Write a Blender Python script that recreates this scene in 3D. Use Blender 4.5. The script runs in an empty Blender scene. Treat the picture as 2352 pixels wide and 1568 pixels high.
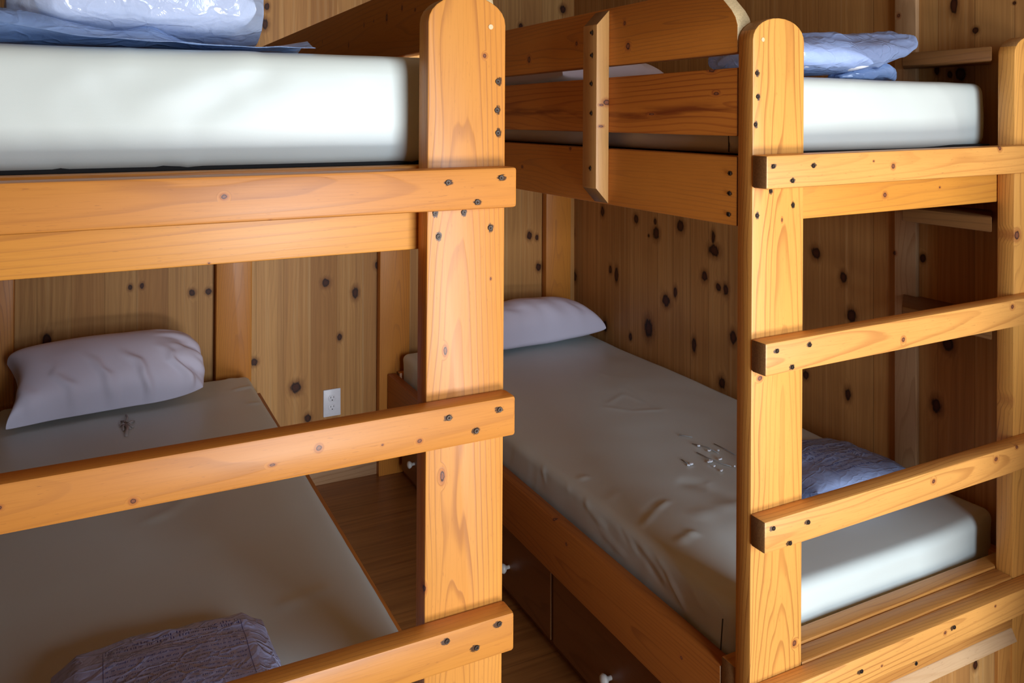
import bpy, bmesh, math, random
from mathutils import Vector, noise
from mathutils.bvhtree import BVHTree
random.seed(7)
C = bpy.context.scene.collection
SC = bpy.context.scene

# ------------------------------------------------------------------ camera model
FPX, U0, V0, EZ = 1890.6, 1176.0, 270.0, 1.56
YAW = math.atan(956 / FPX)
CA, SA = math.cos(YAW), math.sin(YAW)
def ray(u, v):
    t = (u - U0) / FPX
    return (SA + t * CA, CA - t * SA, -(v - V0) / FPX)
def PY(u, v, Y):
    d = ray(u, v); s = Y / d[1]; return Vector((s * d[0], Y, EZ + s * d[2]))
def PX(u, v, X):
    d = ray(u, v); s = X / d[0]; return Vector((X, s * d[1], EZ + s * d[2]))
def PZ(u, v, Z):
    d = ray(u, v); s = (Z - EZ) / d[2]; return Vector((s * d[0], s * d[1], Z))

cam = bpy.data.cameras.new('camera')
cam.sensor_width = 36.0
cam.lens = FPX / 2352 * 36.0
cam.shift_y = -(784 - V0) / 2352.0
cam.clip_start = 0.02
co = bpy.data.objects.new('camera', cam); C.objects.link(co)
co.location = (0, 0, EZ)
co.rotation_euler = (math.pi / 2, 0, -YAW)
SC.camera = co

# ------------------------------------------------------------------ node helpers
class NT:
    def __init__(s, name):
        s.m = bpy.data.materials.new(name); s.m.use_nodes = True
        s.t = s.m.node_tree; s.t.nodes.clear()
        s.out = s.t.nodes.new('ShaderNodeOutputMaterial')
    def n(s, typ, **kw):
        nd = s.t.nodes.new(typ)
        for k, v in kw.items(): setattr(nd, k, v)
        return nd
    def l(s, a, b): s.t.links.new(a, b)
    def put(s, sock, v):
        if isinstance(v, bpy.types.NodeSocket): s.l(v, sock)
        elif v is not None: sock.default_value = v
    def math(s, op, a, b=None, c=None, clamp=False):
        nd = s.n('ShaderNodeMath', operation=op, use_clamp=clamp)
        s.put(nd.inputs[0], a)
        if b is not None: s.put(nd.inputs[1], b)
        if c is not None: s.put(nd.inputs[2], c)
        return nd.outputs[0]
    def vm(s, op, a, b=None, c=None):
        nd = s.n('ShaderNodeVectorMath', operation=op)
        s.put(nd.inputs[0], a)
        if b is not None: s.put(nd.inputs[1], b)
        if c is not None: s.put(nd.inputs[2], c)
        return nd.outputs[1] if op in ('LENGTH', 'DISTANCE', 'DOT_PRODUCT') else nd.outputs[0]
    def noise(s, vec, scale=1.0, detail=2.0, rough=0.5, dist=0.0):
        nd = s.n('ShaderNodeTexNoise'); s.put(nd.inputs['Vector'], vec)
        nd.inputs['Scale'].default_value = scale; nd.inputs['Detail'].default_value = detail
        nd.inputs['Roughness'].default_value = rough; nd.inputs['Distortion'].default_value = dist
        return nd.outputs['Fac']
    def mix(s, f, a, b, mode='MIX'):
        nd = s.n('ShaderNodeMix', data_type='RGBA', blend_type=mode)
        s.put(nd.inputs[0], f); s.put(nd.inputs[6], a); s.put(nd.inputs[7], b)
        return nd.outputs[2]
    def ramp(s, f, stops, interp='LINEAR'):
        nd = s.n('ShaderNodeValToRGB'); nd.color_ramp.interpolation = interp
        e = nd.color_ramp.elements
        while len(e) < len(stops): e.new(0.5)
        for el, (p, c) in zip(e, stops):
            el.position = p; el.color = c if len(c) == 4 else (*c, 1)
        s.put(nd.inputs[0], f); return nd.outputs[0]
    def rng(s, v, a, b, c, d, smooth=False):
        nd = s.n('ShaderNodeMapRange', clamp=True)
        if smooth: nd.interpolation_type = 'SMOOTHSTEP'
        s.put(nd.inputs[0], v)
        for i, x in enumerate((a, b, c, d)): nd.inputs[i + 1].default_value = x
        return nd.outputs[0]
    def bsdf(s, col, rough=0.5, spec=0.5, bump=None, bstr=0.2, bdist=0.01, coat=0.0, **kw):
        nd = s.n('ShaderNodeBsdfPrincipled')
        s.put(nd.inputs['Base Color'], col); s.put(nd.inputs['Roughness'], rough)
        nd.inputs['Specular IOR Level'].default_value = spec
        nd.inputs['Coat Weight'].default_value = coat
        nd.inputs['Coat Roughness'].default_value = 0.25
        if bump is not None:
            b = s.n('ShaderNodeBump'); b.inputs['Strength'].default_value = bstr
            b.inputs['Distance'].default_value = bdist
            s.put(b.inputs['Height'], bump); s.l(b.outputs[0], nd.inputs['Normal'])
        return nd
    def done(s, sh):
        s.l(sh.outputs[0], s.out.inputs[0]); return s.m

def c4(r, g, b): return (r, g, b, 1)

def knot_chain(T, vec, knots):
    """knots: (center Vector in grain space, radius, stretch along grain) -> distance in knot radii"""
    cur = None
    for c, r, st in knots:
        sc = (1 / (r * st), 1 / r, 0.35 / r)
        off = tuple(-a * b for a, b in zip(c, sc))
        d = T.vm('LENGTH', T.vm('MULTIPLY_ADD', vec, sc, off))
        cur = d if cur is None else T.math('MINIMUM', cur, d)
    return cur if cur is not None else 99.0

def pine(name, knots=(), light=(0.58, 0.26, 0.06), dark=(0.36, 0.125, 0.026), ring=0.0105, rough=0.43, axis=(0.0, 0.05), contrast=0.75, holes=(), coat=0.05, end=(0.30, 0.145, 0.05), streak=None):
    T = NT(name)
    g = T.n('ShaderNodeAttribute', attribute_name='grain').outputs['Vector']
    w1 = T.noise(T.vm('MULTIPLY', g, (1.6, 9, 9)), 1.0, 2)
    w2 = T.noise(T.vm('MULTIPLY', g, (4, 40, 40)), 1.0, 2)
    kd0 = knot_chain(T, g, knots)
    bump = T.rng(kd0, 0.0, 3.2, 1.0, 0.0, True)
    sx = T.n('ShaderNodeSeparateXYZ'); T.l(g, sx.inputs[0])
    y = T.math('ADD', sx.outputs[1], axis[0])
    y = T.math('MULTIPLY_ADD', w1, 0.05, T.math('SUBTRACT', y, 0.025))
    z = T.math('MULTIPLY_ADD', sx.outputs[0], 0.035, sx.outputs[2])
    z = T.math('ADD', z, axis[1])
    z = T.math('MULTIPLY_ADD', w1, 0.045, z)
    d = T.math('SQRT', T.math('ADD', T.math('MULTIPLY', y, y), T.math('MULTIPLY', z, z)))
    d = T.math('MULTIPLY_ADD', bump, 0.016, d)
    d = T.math('MULTIPLY_ADD', w2, 0.004, d)
    fr = T.math('FRACT', T.math('DIVIDE', d, ring))
    late = T.rng(fr, 0.62, 0.93, 0, 1, True)
    late = T.math('MULTIPLY', late, T.rng(fr, 0.95, 1.0, 1, 0))
    amp = T.rng(T.noise(T.vm('MULTIPLY', g, (2.2, 14, 14)), 1.0, 1), 0.35, 0.65, 0.35, 1.0)
    late = T.math('MULTIPLY', T.math('MULTIPLY', late, amp), contrast)
    tone = T.noise(T.vm('MULTIPLY', g, (2.0, 8, 8)), 1.0, 2)
    fib = T.noise(T.vm('MULTIPLY', g, (14, 420, 420)), 1.0, 2)
    base = T.mix(T.rng(tone, 0.3, 0.75, 0, 0.55), c4(*light), c4(light[0] * 0.83, light[1] * 0.70, light[2] * 0.6))
    col = T.mix(late, base, c4(*dark))
    col = T.mix(T.rng(fib, 0.5, 0.8, 0, 0.35), col, c4(light[0] * 0.62, light[1] * 0.5, light[2] * 0.42))
    # small dark flecks along the grain
    fl = T.noise(T.vm('MULTIPLY', g, (70, 520, 520)), 1.0, 1)
    col = T.mix(T.rng(fl, 0.70, 0.78, 0, 0.35), col, c4(0.20, 0.06, 0.02))
    if streak:
        sn = T.noise(T.vm('MULTIPLY', g, (5, 60, 60)), 1.0, 3)
        yy = T.math('ABSOLUTE', T.math('ADD', T.math('SUBTRACT', sx.outputs[1], streak), T.math('MULTIPLY_ADD', w1, 0.05, -0.025)))
        col = T.mix(T.math('MULTIPLY', T.rng(yy, 0.0, 0.024, 1, 0, True), T.rng(sn, 0.38, 0.58, 0, 0.85)), col, c4(0.17, 0.032, 0.006))
    if knots:
        wob = T.noise(T.vm('MULTIPLY', g, (160, 220, 220)), 1.0, 2)
        kd = T.math('MULTIPLY_ADD', wob, 0.7, T.math('SUBTRACT', kd0, 0.35))
        halo = T.rng(kd, 1.0, 2.6, 0.65, 0.0, True)
        col = T.mix(halo, col, c4(0.33, 0.085, 0.022))
        core = T.ramp(T.math('MULTIPLY', kd, 0.8, clamp=True), [(0.0, (0.23, 0.075, 0.032)), (0.42, (0.24, 0.08, 0.035)), (0.62, (0.05, 0.018, 0.014)), (0.85, (0.07, 0.022, 0.012)), (1, (0.2, 0.07, 0.02))])
        col = T.mix(T.rng(kd, 0.85, 1.2, 1, 0, True), col, core)
    if holes:
        hd = knot_chain(T, g, holes)
        wob2 = T.noise(T.vm('MULTIPLY', g, (180, 420, 420)), 1.0, 2)
        hd = T.math('MULTIPLY_ADD', wob2, 1.2, T.math('SUBTRACT', hd, 0.6))
        col = T.mix(T.rng(hd, 0.75, 1.15, 0.92, 0, True), col, c4(0.035, 0.015, 0.008))
    eg = T.n('ShaderNodeAttribute', attribute_name='endgrain').outputs['Fac']
    ecol = T.mix(T.rng(T.noise(T.vm('MULTIPLY', g, (300, 300, 300)), 1.0, 2), .3, .7, 0, 1), c4(*end), c4(*(q * 0.7 for q in end)))
    col = T.mix(eg, col, ecol)
    h = T.math('MULTIPLY_ADD', fib, 0.5, late)
    b = T.bsdf(col, rough, 0.40, h, 0.10, 0.002, coat)
    return T.done(b)

def panel(name, knots, pw=0.088, light=(0.57, 0.30, 0.096), mid=(0.43, 0.195, 0.054), seed=0.0):
    """vertical tongue-and-groove knotty cedar: grain.x runs up, grain.y runs along the wall"""
    T = NT(name)
    g0 = T.n('ShaderNodeAttribute', attribute_name='grain').outputs['Vector']
    sx = T.n('ShaderNodeSeparateXYZ'); T.l(g0, sx.inputs[0])
    q = T.math('DIVIDE', T.math('ADD', sx.outputs[1], seed), pw)
    idx = T.math('FLOOR', q); fr = T.math('FRACT', q)
    wn = T.n('ShaderNodeTexWhiteNoise', noise_dimensions='1D'); T.l(idx, wn.inputs['W'])
    rnd = wn.outputs['Value']
    # shift the grain of each plank
    cb = T.n('ShaderNodeCombineXYZ')
    T.l(T.math('MULTIPLY', rnd, 37.0), cb.inputs[0]); T.l(T.math('MULTIPLY', rnd, 11.0), cb.inputs[2])
    g = T.vm('ADD', g0, cb.outputs[0])
    kd0 = knot_chain(T, g0, knots)
    bump = T.rng(kd0, 0.0, 4.0, 1.0, 0.0, True)
    w1 = T.noise(T.vm('MULTIPLY', g, (1.1, 11, 11)), 1.0, 2)
    d = T.math('MULTIPLY_ADD', w1, 0.13, sx.outputs[1])
    d = T.math('MULTIPLY_ADD', bump, 0.02, d)
    f2 = T.math('FRACT', T.math('DIVIDE', d, 0.017))
    late = T.math('MULTIPLY', T.rng(f2, 0.35, 0.9, 0, 1, True), T.rng(f2, 0.9, 1.0, 1, 0))
    streak = T.noise(T.vm('MULTIPLY', g, (0.9, 60, 60)), 1.0, 3)
    fib = T.noise(T.vm('MULTIPLY', g, (8, 380, 380)), 1.0, 2)
    base = T.ramp(rnd, [(0, mid), (0.35, (light[0] * .92, light[1] * .85, light[2] * .8)), (0.7, light), (1, (light[0] * .85, light[1] * .72, light[2] * .6))])
    col = T.mix(T.math('MULTIPLY', late, 0.16), base, c4(0.22, 0.088, 0.026))
    col = T.mix(T.rng(streak, 0.45, 0.75, 0, 0.55), col, c4(0.27, 0.115, 0.036))
    col = T.mix(T.rng(streak, 0.42, 0.25, 0, 0.35), col, c4(0.62, 0.42, 0.20))
    col = T.mix(T.rng(fib, 0.5, 0.8, 0, 0.3), col, c4(0.24, 0.10, 0.03))
    if knots:
        wob = T.noise(T.vm('MULTIPLY', g0, (45, 90, 90)), 1.0, 2)
        kd = T.math('MULTIPLY_ADD', wob, 0.9, T.math('SUBTRACT', kd0, 0.45))
        col = T.mix(T.rng(kd, 0.9, 2.4, 0.7, 0.0, True), col, c4(0.17, 0.058, 0.014))
        core = T.ramp(T.math('MULTIPLY', kd, 0.8, clamp=True), [(0.0, (0.075, 0.022, 0.008)), (0.45, (0.06, 0.016, 0.006)), (0.7, (0.018, 0.007, 0.004)), (1, (0.06, 0.022, 0.008))])
        col = T.mix(T.rng(kd, 0.8, 1.25, 1, 0, True), col, core)
    edge = T.math('MINIMUM', fr, T.math('SUBTRACT', 1.0, fr))
    gro = T.rng(edge, 0.0, 0.022, 1, 0)
    col = T.mix(T.math('MULTIPLY', gro, T.rng(rnd, 0.3, 0.95, 0.08, 0.7)), col, c4(0.06, 0.024, 0.008))
    h = T.math('SUBTRACT', T.math('MULTIPLY', fib, 0.15), T.math('MULTIPLY', gro, 0.5))
    return T.done(T.bsdf(col, 0.5, 0.22, h, 0.3, 0.002))

def floor_mat():
    T = NT('laminate_floor')
    g = T.n('ShaderNodeAttribute', attribute_name='grain').outputs['Vector']
    sx = T.n('ShaderNodeSeparateXYZ'); T.l(g, sx.inputs[0])
    q = T.math('DIVIDE', sx.outputs[1], 0.19)
    idx = T.math('FLOOR', q); fr = T.math('FRACT', q)
    wn = T.n('ShaderNodeTexWhiteNoise', noise_dimensions='1D'); T.l(idx, wn.inputs['W'])
    st = T.noise(T.vm('MULTIPLY', g, (3, 55, 55)), 1.0, 3)
    col = T.mix(T.rng(st, 0.35, 0.7, 0, 1), c4(0.36, 0.145, 0.036), c4(0.21, 0.075, 0.018))
    col = T.mix(T.math('MULTIPLY', wn.outputs['Value'], 0.25), col, c4(0.18, 0.075, 0.025))
    ed = T.math('MINIMUM', fr, T.math('SUBTRACT', 1.0, fr))
    col = T.mix(T.rng(ed, 0, 0.008, 0.7, 0), col, c4(0.05, 0.02, 0.008))
    return T.done(T.bsdf(col, 0.35, 0.5, st, 0.05, 0.002))

def vinyl(name, col=(0.645, 0.70, 0.655)):
    T = NT(name)
    tc = T.n('ShaderNodeTexCoord').outputs['Object']
    n1 = T.noise(tc, 3.0, 3); n2 = T.noise(tc, 900.0, 2)
    n3 = T.noise(T.vm('MULTIPLY', tc, (14, 14, 60)), 1.0, 2)
    cc = T.mix(T.rng(n1, 0.3, 0.7, 0, 0.35), c4(*col), c4(col[0] * 0.9, col[1] * 0.9, col[2] * 0.87))
    h = T.math('MULTIPLY_ADD', n2, 0.12, T.math('MULTIPLY', n3, 0.6))
    return T.done(T.bsdf(cc, 0.38, 0.5, h, 0.12, 0.003))

def cloth(name, col=(0.80, 0.75, 0.86)):
    T = NT(name)
    tc = T.n('ShaderNodeTexCoord').outputs['Object']
    n1 = T.noise(tc, 6.0, 2); n2 = T.noise(tc, 1100.0, 2)
    cc = T.mix(T.rng(n1, 0.3, 0.7, 0, 0.3), c4(*col), c4(col[0] * 0.93, col[1] * 0.93, col[2] * 0.93))
    return T.done(T.bsdf(cc, 0.8, 0.2, n2, 0.08, 0.001))

def film(name, tint=(0.66, 0.80, 1.0), body=(0.42, 0.58, 0.92), fac=0.42, bs=0.4, bd=0.006):
    T = NT(name)
    tc = T.n('ShaderNodeTexCoord').outputs['Object']
    vo = T.n('ShaderNodeTexVoronoi', feature='DISTANCE_TO_EDGE'); vo.inputs['Scale'].default_value = 22
    wv = T.vm('MULTIPLY_ADD', T.vm('SUBTRACT', T.noise(tc, 14.0, 2), (0.5, 0.5, 0.5)), (0.1, 0.1, 0.1), T.vm('MULTIPLY', tc, (0.55, 1.2, 1.6)))
    T.l(wv, vo.inputs['Vector'])
    cr = T.rng(vo.outputs['Distance'], 0, 0.12, 1, 0)
    h = T.math('MULTIPLY_ADD', cr, 0.5, T.noise(tc, 30.0, 3, 0.6, 1.2))
    bp = T.n('ShaderNodeBump'); bp.inputs['Strength'].default_value = bs; bp.inputs['Distance'].default_value = bd
    T.l(h, bp.inputs['Height'])
    df = T.n('ShaderNodeBsdfDiffuse'); df.inputs[0].default_value = c4(*body); T.l(bp.outputs[0], df.inputs['Normal'])
    tr = T.n('ShaderNodeBsdfTransparent'); tr.inputs[0].default_value = c4(*tint)
    fr = T.n('ShaderNodeLayerWeight'); fr.inputs[0].default_value = 0.35
    f = T.math('MULTIPLY_ADD', fr.outputs['Facing'], 0.45, fac, clamp=True)
    mx = T.n('ShaderNodeMixShader'); T.l(f, mx.inputs[0]); T.l(tr.outputs[0], mx.inputs[1]); T.l(df.outputs[0], mx.inputs[2])
    gl = T.n('ShaderNodeBsdfGlossy'); gl.inputs['Roughness'].default_value = 0.17; T.l(bp.outputs[0], gl.inputs['Normal'])
    fs = T.n('ShaderNodeFresnel'); fs.inputs[0].default_value = 1.55; T.l(bp.outputs[0], fs.inputs['Normal'])
    m2 = T.n('ShaderNodeMixShader'); T.l(T.math('MULTIPLY_ADD', fs.outputs[0], 0.55, 0.03, clamp=True), m2.inputs[0]); T.l(mx.outputs[0], m2.inputs[1]); T.l(gl.outputs[0], m2.inputs[2])
    return T.done(m2)

def plain(name, col, rough=0.5, metal=0.0, spec=0.5):
    T = NT(name)
    tc = T.n('ShaderNodeTexCoord').outputs['Object']
    n = T.noise(tc, 60.0, 2)
    b = T.bsdf(T.mix(T.rng(n, 0.3, 0.7, 0, 0.25), c4(*col), c4(*(x * 0.8 for x in col))), rough, spec)
    b.inputs['Metallic'].default_value = metal
    return T.done(b)

# ------------------------------------------------------------------ mesh helpers
def link(name, bm, mat, parent=None, base=None, smooth=False, grain=None):
    """grain = (origin, e_along, e_across, e_depth, offset) in world space; base = parent's world location"""
    me = bpy.data.meshes.new(name)
    bm.to_mesh(me); bm.free()
    if grain:
        o, e1, e2, e3, off = grain
        at = me.attributes.new('grain', 'FLOAT_VECTOR', 'POINT')
        for i, v in enumerate(me.vertices):
            p = v.co - o
            at.data[i].vector = (p.dot(e1) + off, p.dot(e2), p.dot(e3))
        ea = me.attributes.new('endgrain', 'FLOAT', 'FACE')
        for i, p in enumerate(me.polygons):
            ea.data[i].value = 1.0 if abs(p.normal.dot(e1)) > 0.6 else 0.0
    if base is not None:
        for v in me.vertices: v.co -= base
    if smooth:
        for p in me.polygons: p.use_smooth = True
    me.materials.append(mat)
    ob = bpy.data.objects.new(name, me); C.objects.link(ob)
    if parent: ob.parent = parent
    return ob

def empty(name, loc):
    e = bpy.data.objects.new(name, None); C.objects.link(e)
    e.location = loc; e.empty_display_size = 0.1
    return e
def tag(o, label=None, cat=None, group=None, kind=None):
    if label: o['label'] = label
    if cat: o['category'] = cat
    if group: o['group'] = group
    if kind: o['kind'] = kind
    return o

AX = {'x': Vector((1, 0, 0)), 'y': Vector((0, 1, 0)), 'z': Vector((0, 0, 1))}
def prism_bm(poly, axis, a0, a1, bevel=0.003, segs=2):
    """poly: 2D outline in the two axes other than `axis` (order x,y,z), extruded a0..a1"""
    bm = bmesh.new()
    def P(p, a):
        return {'x': (a, p[0], p[1]), 'y': (p[0], a, p[1]), 'z': (p[0], p[1], a)}[axis]
    lo = [bm.verts.new(P(p, a0)) for p in poly]
    hi = [bm.verts.new(P(p, a1)) for p in poly]
    n = len(poly)
    bm.faces.new(lo); bm.faces.new(hi[::-1])
    for i in range(n): bm.faces.new((lo[i], hi[i], hi[(i + 1) % n], lo[(i + 1) % n]))
    bmesh.ops.recalc_face_normals(bm, faces=bm.faces)
    if bevel > 0:
        ed = [e for e in bm.edges if len(e.link_faces) == 2 and e.calc_face_angle(0) > 0.35]
        bmesh.ops.bevel(bm, geom=ed, offset=bevel, segments=segs, affect='EDGES', profile=0.5, clamp_overlap=True)
    return bm
def rect(a0, a1, b0, b1): return [(a0, b0), (a1, b0), (a1, b1), (a0, b1)]

BOARDN = [0]
SPECIAL = {'al': None}
def board(name, poly, axis, a0, a1, along, parent, base, knots=(), screws=(), fn=None, bevel=0.003, face='y', light=None, dark=None, contrast=0.75, ring=0.009, wax=None, off=None, label=None, rough=0.43, end=None, streak=None):
    """knots: (world point, radius, stretch). screws: (world point)."""
    BOARDN[0] += 1
    bm = prism_bm(poly, axis, a0, a1, bevel)
    e1 = AX[along]
    dep = AX[face]
    ac = e1.cross(dep)
    xs = [v.co.copy() for v in bm.verts]
    mn = Vector((min(v[i] for v in xs) for i in range(3))); mx = Vector((max(v[i] for v in xs) for i in range(3)))
    o = (mn + mx) / 2
    if off is None: off = BOARDN[0] * 3.717
    # front-face depth reference
    gk = []
    for p, r, st in knots:
        q = p - o; gk.append((Vector((q.dot(e1) + off, q.dot(ac), q.dot(dep))), r, st))
    gh = []
    for p in screws:
        q = p - o; gh.append((Vector((q.dot(e1) + off, q.dot(ac), q.dot(dep))), 0.0052, 1.5))
    if wax is None:
        rr = random.Random(BOARDN[0])
        wax = (rr.uniform(-0.03, 0.03), rr.uniform(0.03, 0.07))
    kw = {}
    if light: kw['light'] = light
    if dark: kw['dark'] = dark
    if end: kw['end'] = end
    if streak is not None: kw['streak'] = streak
    # depth offset keeps rings different from board to board
    m = pine('pine_' + name, gk, axis=(wax[0], wax[1] - off * 0.035), contrast=contrast, ring=ring, holes=gh, rough=rough, **kw)
    ob_grain = (o, e1, ac, dep, off)
    me_bm = bm
    if fn is not None:
        pre = {v: v.co.copy() for v in bm.verts}
    ob = link(name, me_bm, m, parent, None, True, ob_grain)
    me = ob.data
    if fn is not None:
        for v in me.vertices: v.co = fn(v.co)
    for v in me.vertices: v.co -= base
    me.set_sharp_from_angle(angle=math.radians(35))
    if label: ob['label'] = label
    sgn = {'y': Vector((0, -1, 0)), 'x': Vector((-1, 0, 0)), 'z': Vector((0, 0, 1))}[face]
    for p in screws:
        add_screw(p if fn is None else p, sgn, ob, base)
    return ob

_SCREW = {}
def screw_mesh():
    if 'm' in _SCREW: return _SCREW['m']
    bm = bmesh.new()
    n = 20; R = 0.0043
    prof = [(R, 0.0), (R, 0.0006), (R * 0.86, 0.0014), (R * 0.52, 0.0014)]
    rings = []
    for r, h in prof:
        rings.append([bm.verts.new((r * math.cos(2 * math.pi * i / n), r * math.sin(2 * math.pi * i / n), h)) for i in range(n)])
    for a, b in zip(rings, rings[1:]):
        for i in range(n): bm.faces.new((a[i], a[(i + 1) % n], b[(i + 1) % n], b[i]))
    # square drive recess
    sq = []
    for i in range(n):
        a = 2 * math.pi * i / n
        k = 0.36 * R / max(abs(math.cos(a)), abs(math.sin(a)))
        sq.append(bm.verts.new((k * math.cos(a), k * math.sin(a), 0.0013)))
    lo = [bm.verts.new((v.co.x, v.co.y, -0.001)) for v in sq]
    for i in range(n):
        bm.faces.new((rings[-1][i], rings[-1][(i + 1) % n], sq[(i + 1) % n], sq[i]))
        bm.faces.new((sq[i], sq[(i + 1) % n], lo[(i + 1) % n], lo[i]))
    bm.faces.new(lo)
    me = bpy.data.meshes.new('screw'); bm.to_mesh(me); bm.free()
    me.materials.append(M_SCREW); _SCREW['m'] = me
    return me
def add_screw(p, nrm, parent, base):
    ob = bpy.data.objects.new('screw', screw_mesh()); C.objects.link(ob)
    ob.parent = parent
    ob.location = p - base + nrm * 0.0002
    ob.rotation_euler = nrm.to_track_quat('Z', 'Y').to_euler()
    ob.rotation_euler.rotate_axis('Z', random.uniform(0, 1.5))

M_SCREW = plain('bronze_screw', (0.05, 0.036, 0.027), 0.42, 0.7)
M_BLACK = plain('dark_hole', (0.01, 0.008, 0.006), 0.8)

# ------------------------------------------------------------------ room
XR, XL, YB, YF, ZC = 2.115, -0.42, 3.5, -1.3, 2.55
def wallknots(lst, plane):
    out = []
    for u, v, r, st in lst:
        p = PX(u, v, XR) if plane == 'x' else PY(u, v, YB)
        dep = p.y * CA + p.x * SA
        rad = r * dep / FPX
        if plane == 'x': g = Vector((p.z, p.y, XR)); rad *= 1.15
        else: g = Vector((p.z, p.x, YB))
        out.append((g, rad, st))
    return out
KR = [(1314,535,8,1.2),(1320,634,7,1.3),(1384,486,6,1.5),(1461,503,7,1.2),(1490,541,3,1),(1505,509,4,1.4),(1507,536,9,1.3),(1563,519,10,1.1),(1640,575,14,0.8),(1638,545,5,2.4),
      (1618,634,8,1.2),(1667,665,7,1.5),(1650,659,7,1.0),(1530,691,11,1.0),(1551,671,5,2.0),(1402,619,5,1.5),(1416,631,6,2.2),(1390,749,6,1.8),(1448,773,5,1.3),(1490,754,12,1.5),
      (1594,792,6,2.2),(1684,775,9,1.4),(1658,879,9,1.2),(1874,581,10,1.1),(1937,637,8,1.3),(1956,725,10,1.2),(2120,593,6,1.2),(2055,581,3,1),(2151,931,10,1.4),(1948,905,7,1.6),(1851,861,7,1.2),
      (2178,790,11,1.2),(2191,12,7,2.2),(2241,70,6,1.0),(2206,170,11,1.1),(2182,171,5,1.4),(2152,162,5,1.6),(1884,87,7,1.0),(2064,36,3,1),(2330,7,3,1),(1441,153,5,1.5)]
KB = [(1216,541,6,1.4),(1237,613,6,1.4),(1233,545,4,1.5),(1293,21,7,1.2),(1196,60,5,1.2),(608,55,7,1.6),(613,15,5,1.6),(441,672,6,1.2),(479,669,6,1.1),(584,831,7,1.1),(680,890,11,1.1),
      (326,656,4,1.5),(299,660,4,1.5),(107,781,8,1.8),(748,649,8,1.1),(816,672,7,1.7),(780,774,5,1.5),(707,960,7,1.2),(867,609,6,1.3),(1005,700,6,1.2)]
M_WR = panel('knotty_cedar_right', wallknots(KR, 'x'), 0.108, seed=10.03)
M_WB = panel('knotty_cedar_back', wallknots(KB, 'y'), 0.112, seed=10.05)
M_WO = panel('knotty_cedar_plain', [], 0.09, light=(0.26, 0.17, 0.085), mid=(0.2, 0.12, 0.055), seed=20.0)
M_CEIL = panel('cedar_ceiling', [], 0.09, light=(0.40, 0.29, 0.165), mid=(0.33, 0.22, 0.12), seed=30.0)
ZV = Vector((0, 0, 0))
GX = (ZV, Vector((0, 0, 1)), Vector((0, 1, 0)), Vector((1, 0, 0)), 0.0)
GY = (ZV, Vector((0, 0, 1)), Vector((1, 0, 0)), Vector((0, 1, 0)), 0.0)
def wall(name, x0, x1, y0, y1, z0, z1, m, g):
    bm = prism_bm(rect(x0, x1, y0, y1), 'z', z0, z1, 0)
    return tag(link(name, bm, m, None, None, False, g), kind='structure')
TH = 0.08
wall('wall_back', XL - TH, XR + TH, YB, YB + TH, 0, ZC, M_WB, GY)
wall('wall_right', XR, XR + TH, YF, YB, 0, ZC, M_WR, GX)
wall('wall_left', XL - TH, XL, YF, YB, 0, ZC, M_WO, GX)
# front wall behind the viewer, with the open doorway that lets the daylight in
WX0, WX1, WZ0, WZ1 = 0.55, 1.72, 0.0, 2.05
bm = bmesh.new()
for (x0, x1, z0, z1) in ((XL - TH, WX0, 0, ZC), (WX1, XR + TH, 0, ZC), (WX0, WX1, WZ1, ZC)):
    b2 = prism_bm(rect(x0, x1, YF - TH, YF), 'z', z0, z1, 0)
    me = bpy.data.meshes.new('t'); b2.to_mesh(me); b2.free(); bm.from_mesh(me); bpy.data.meshes.remove(me)
tag(link('wall_front', bm, M_WO, None, None, False, GY), kind='structure')
# low unseen partition, added to shade the right end of the right bunk
wall('shading_partition', 1.75, 1.83, YF, 0.62, 0, 1.10, M_WO, GX)
GF = (ZV, Vector((1, 0, 0)), Vector((0, 1, 0)), Vector((0, 0, 1)), 0.0)
bm = prism_bm(rect(XL - TH, XR + TH, YF - TH, YB + TH), 'z', -TH, 0, 0)
tag(link('floor', bm, floor_mat(), None, None, False, GF), kind='structure')
bm = prism_bm(rect(XL - TH, XR + TH, YF - TH, YB + TH), 'z', ZC, ZC + TH, 0)
tag(link('ceiling', bm, M_CEIL, None, None, False, GF), kind='structure')
# baseboard along the back wall
def plank_struct(name, poly, axis, a0, a1, along, face, **kw):
    ob = board(name, poly, axis, a0, a1, along, None, ZV, face=face, **kw)
    return tag(ob, kind='structure')
plank_struct('baseboard_back', rect(XL, XR, YB - 0.014, YB), 'z', 0, 0.09, 'x', 'y', light=(0.42, 0.24, 0.12), dark=(0.28, 0.13, 0.05), bevel=0.002)
# vertical trim strip on the right wall
plank_struct('trim_1', rect(XR - 0.016, XR, 1.585, 1.655), 'z', 0.0, ZC, 'z', 'x', light=(0.52, 0.32, 0.16), dark=(0.36, 0.19, 0.08), bevel=0.002,
             knots=[(PX(2055, 581, XR - .016), 0.005, 1.2), (PX(2064, 36, XR - .016), 0.005, 1.0)])

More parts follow.
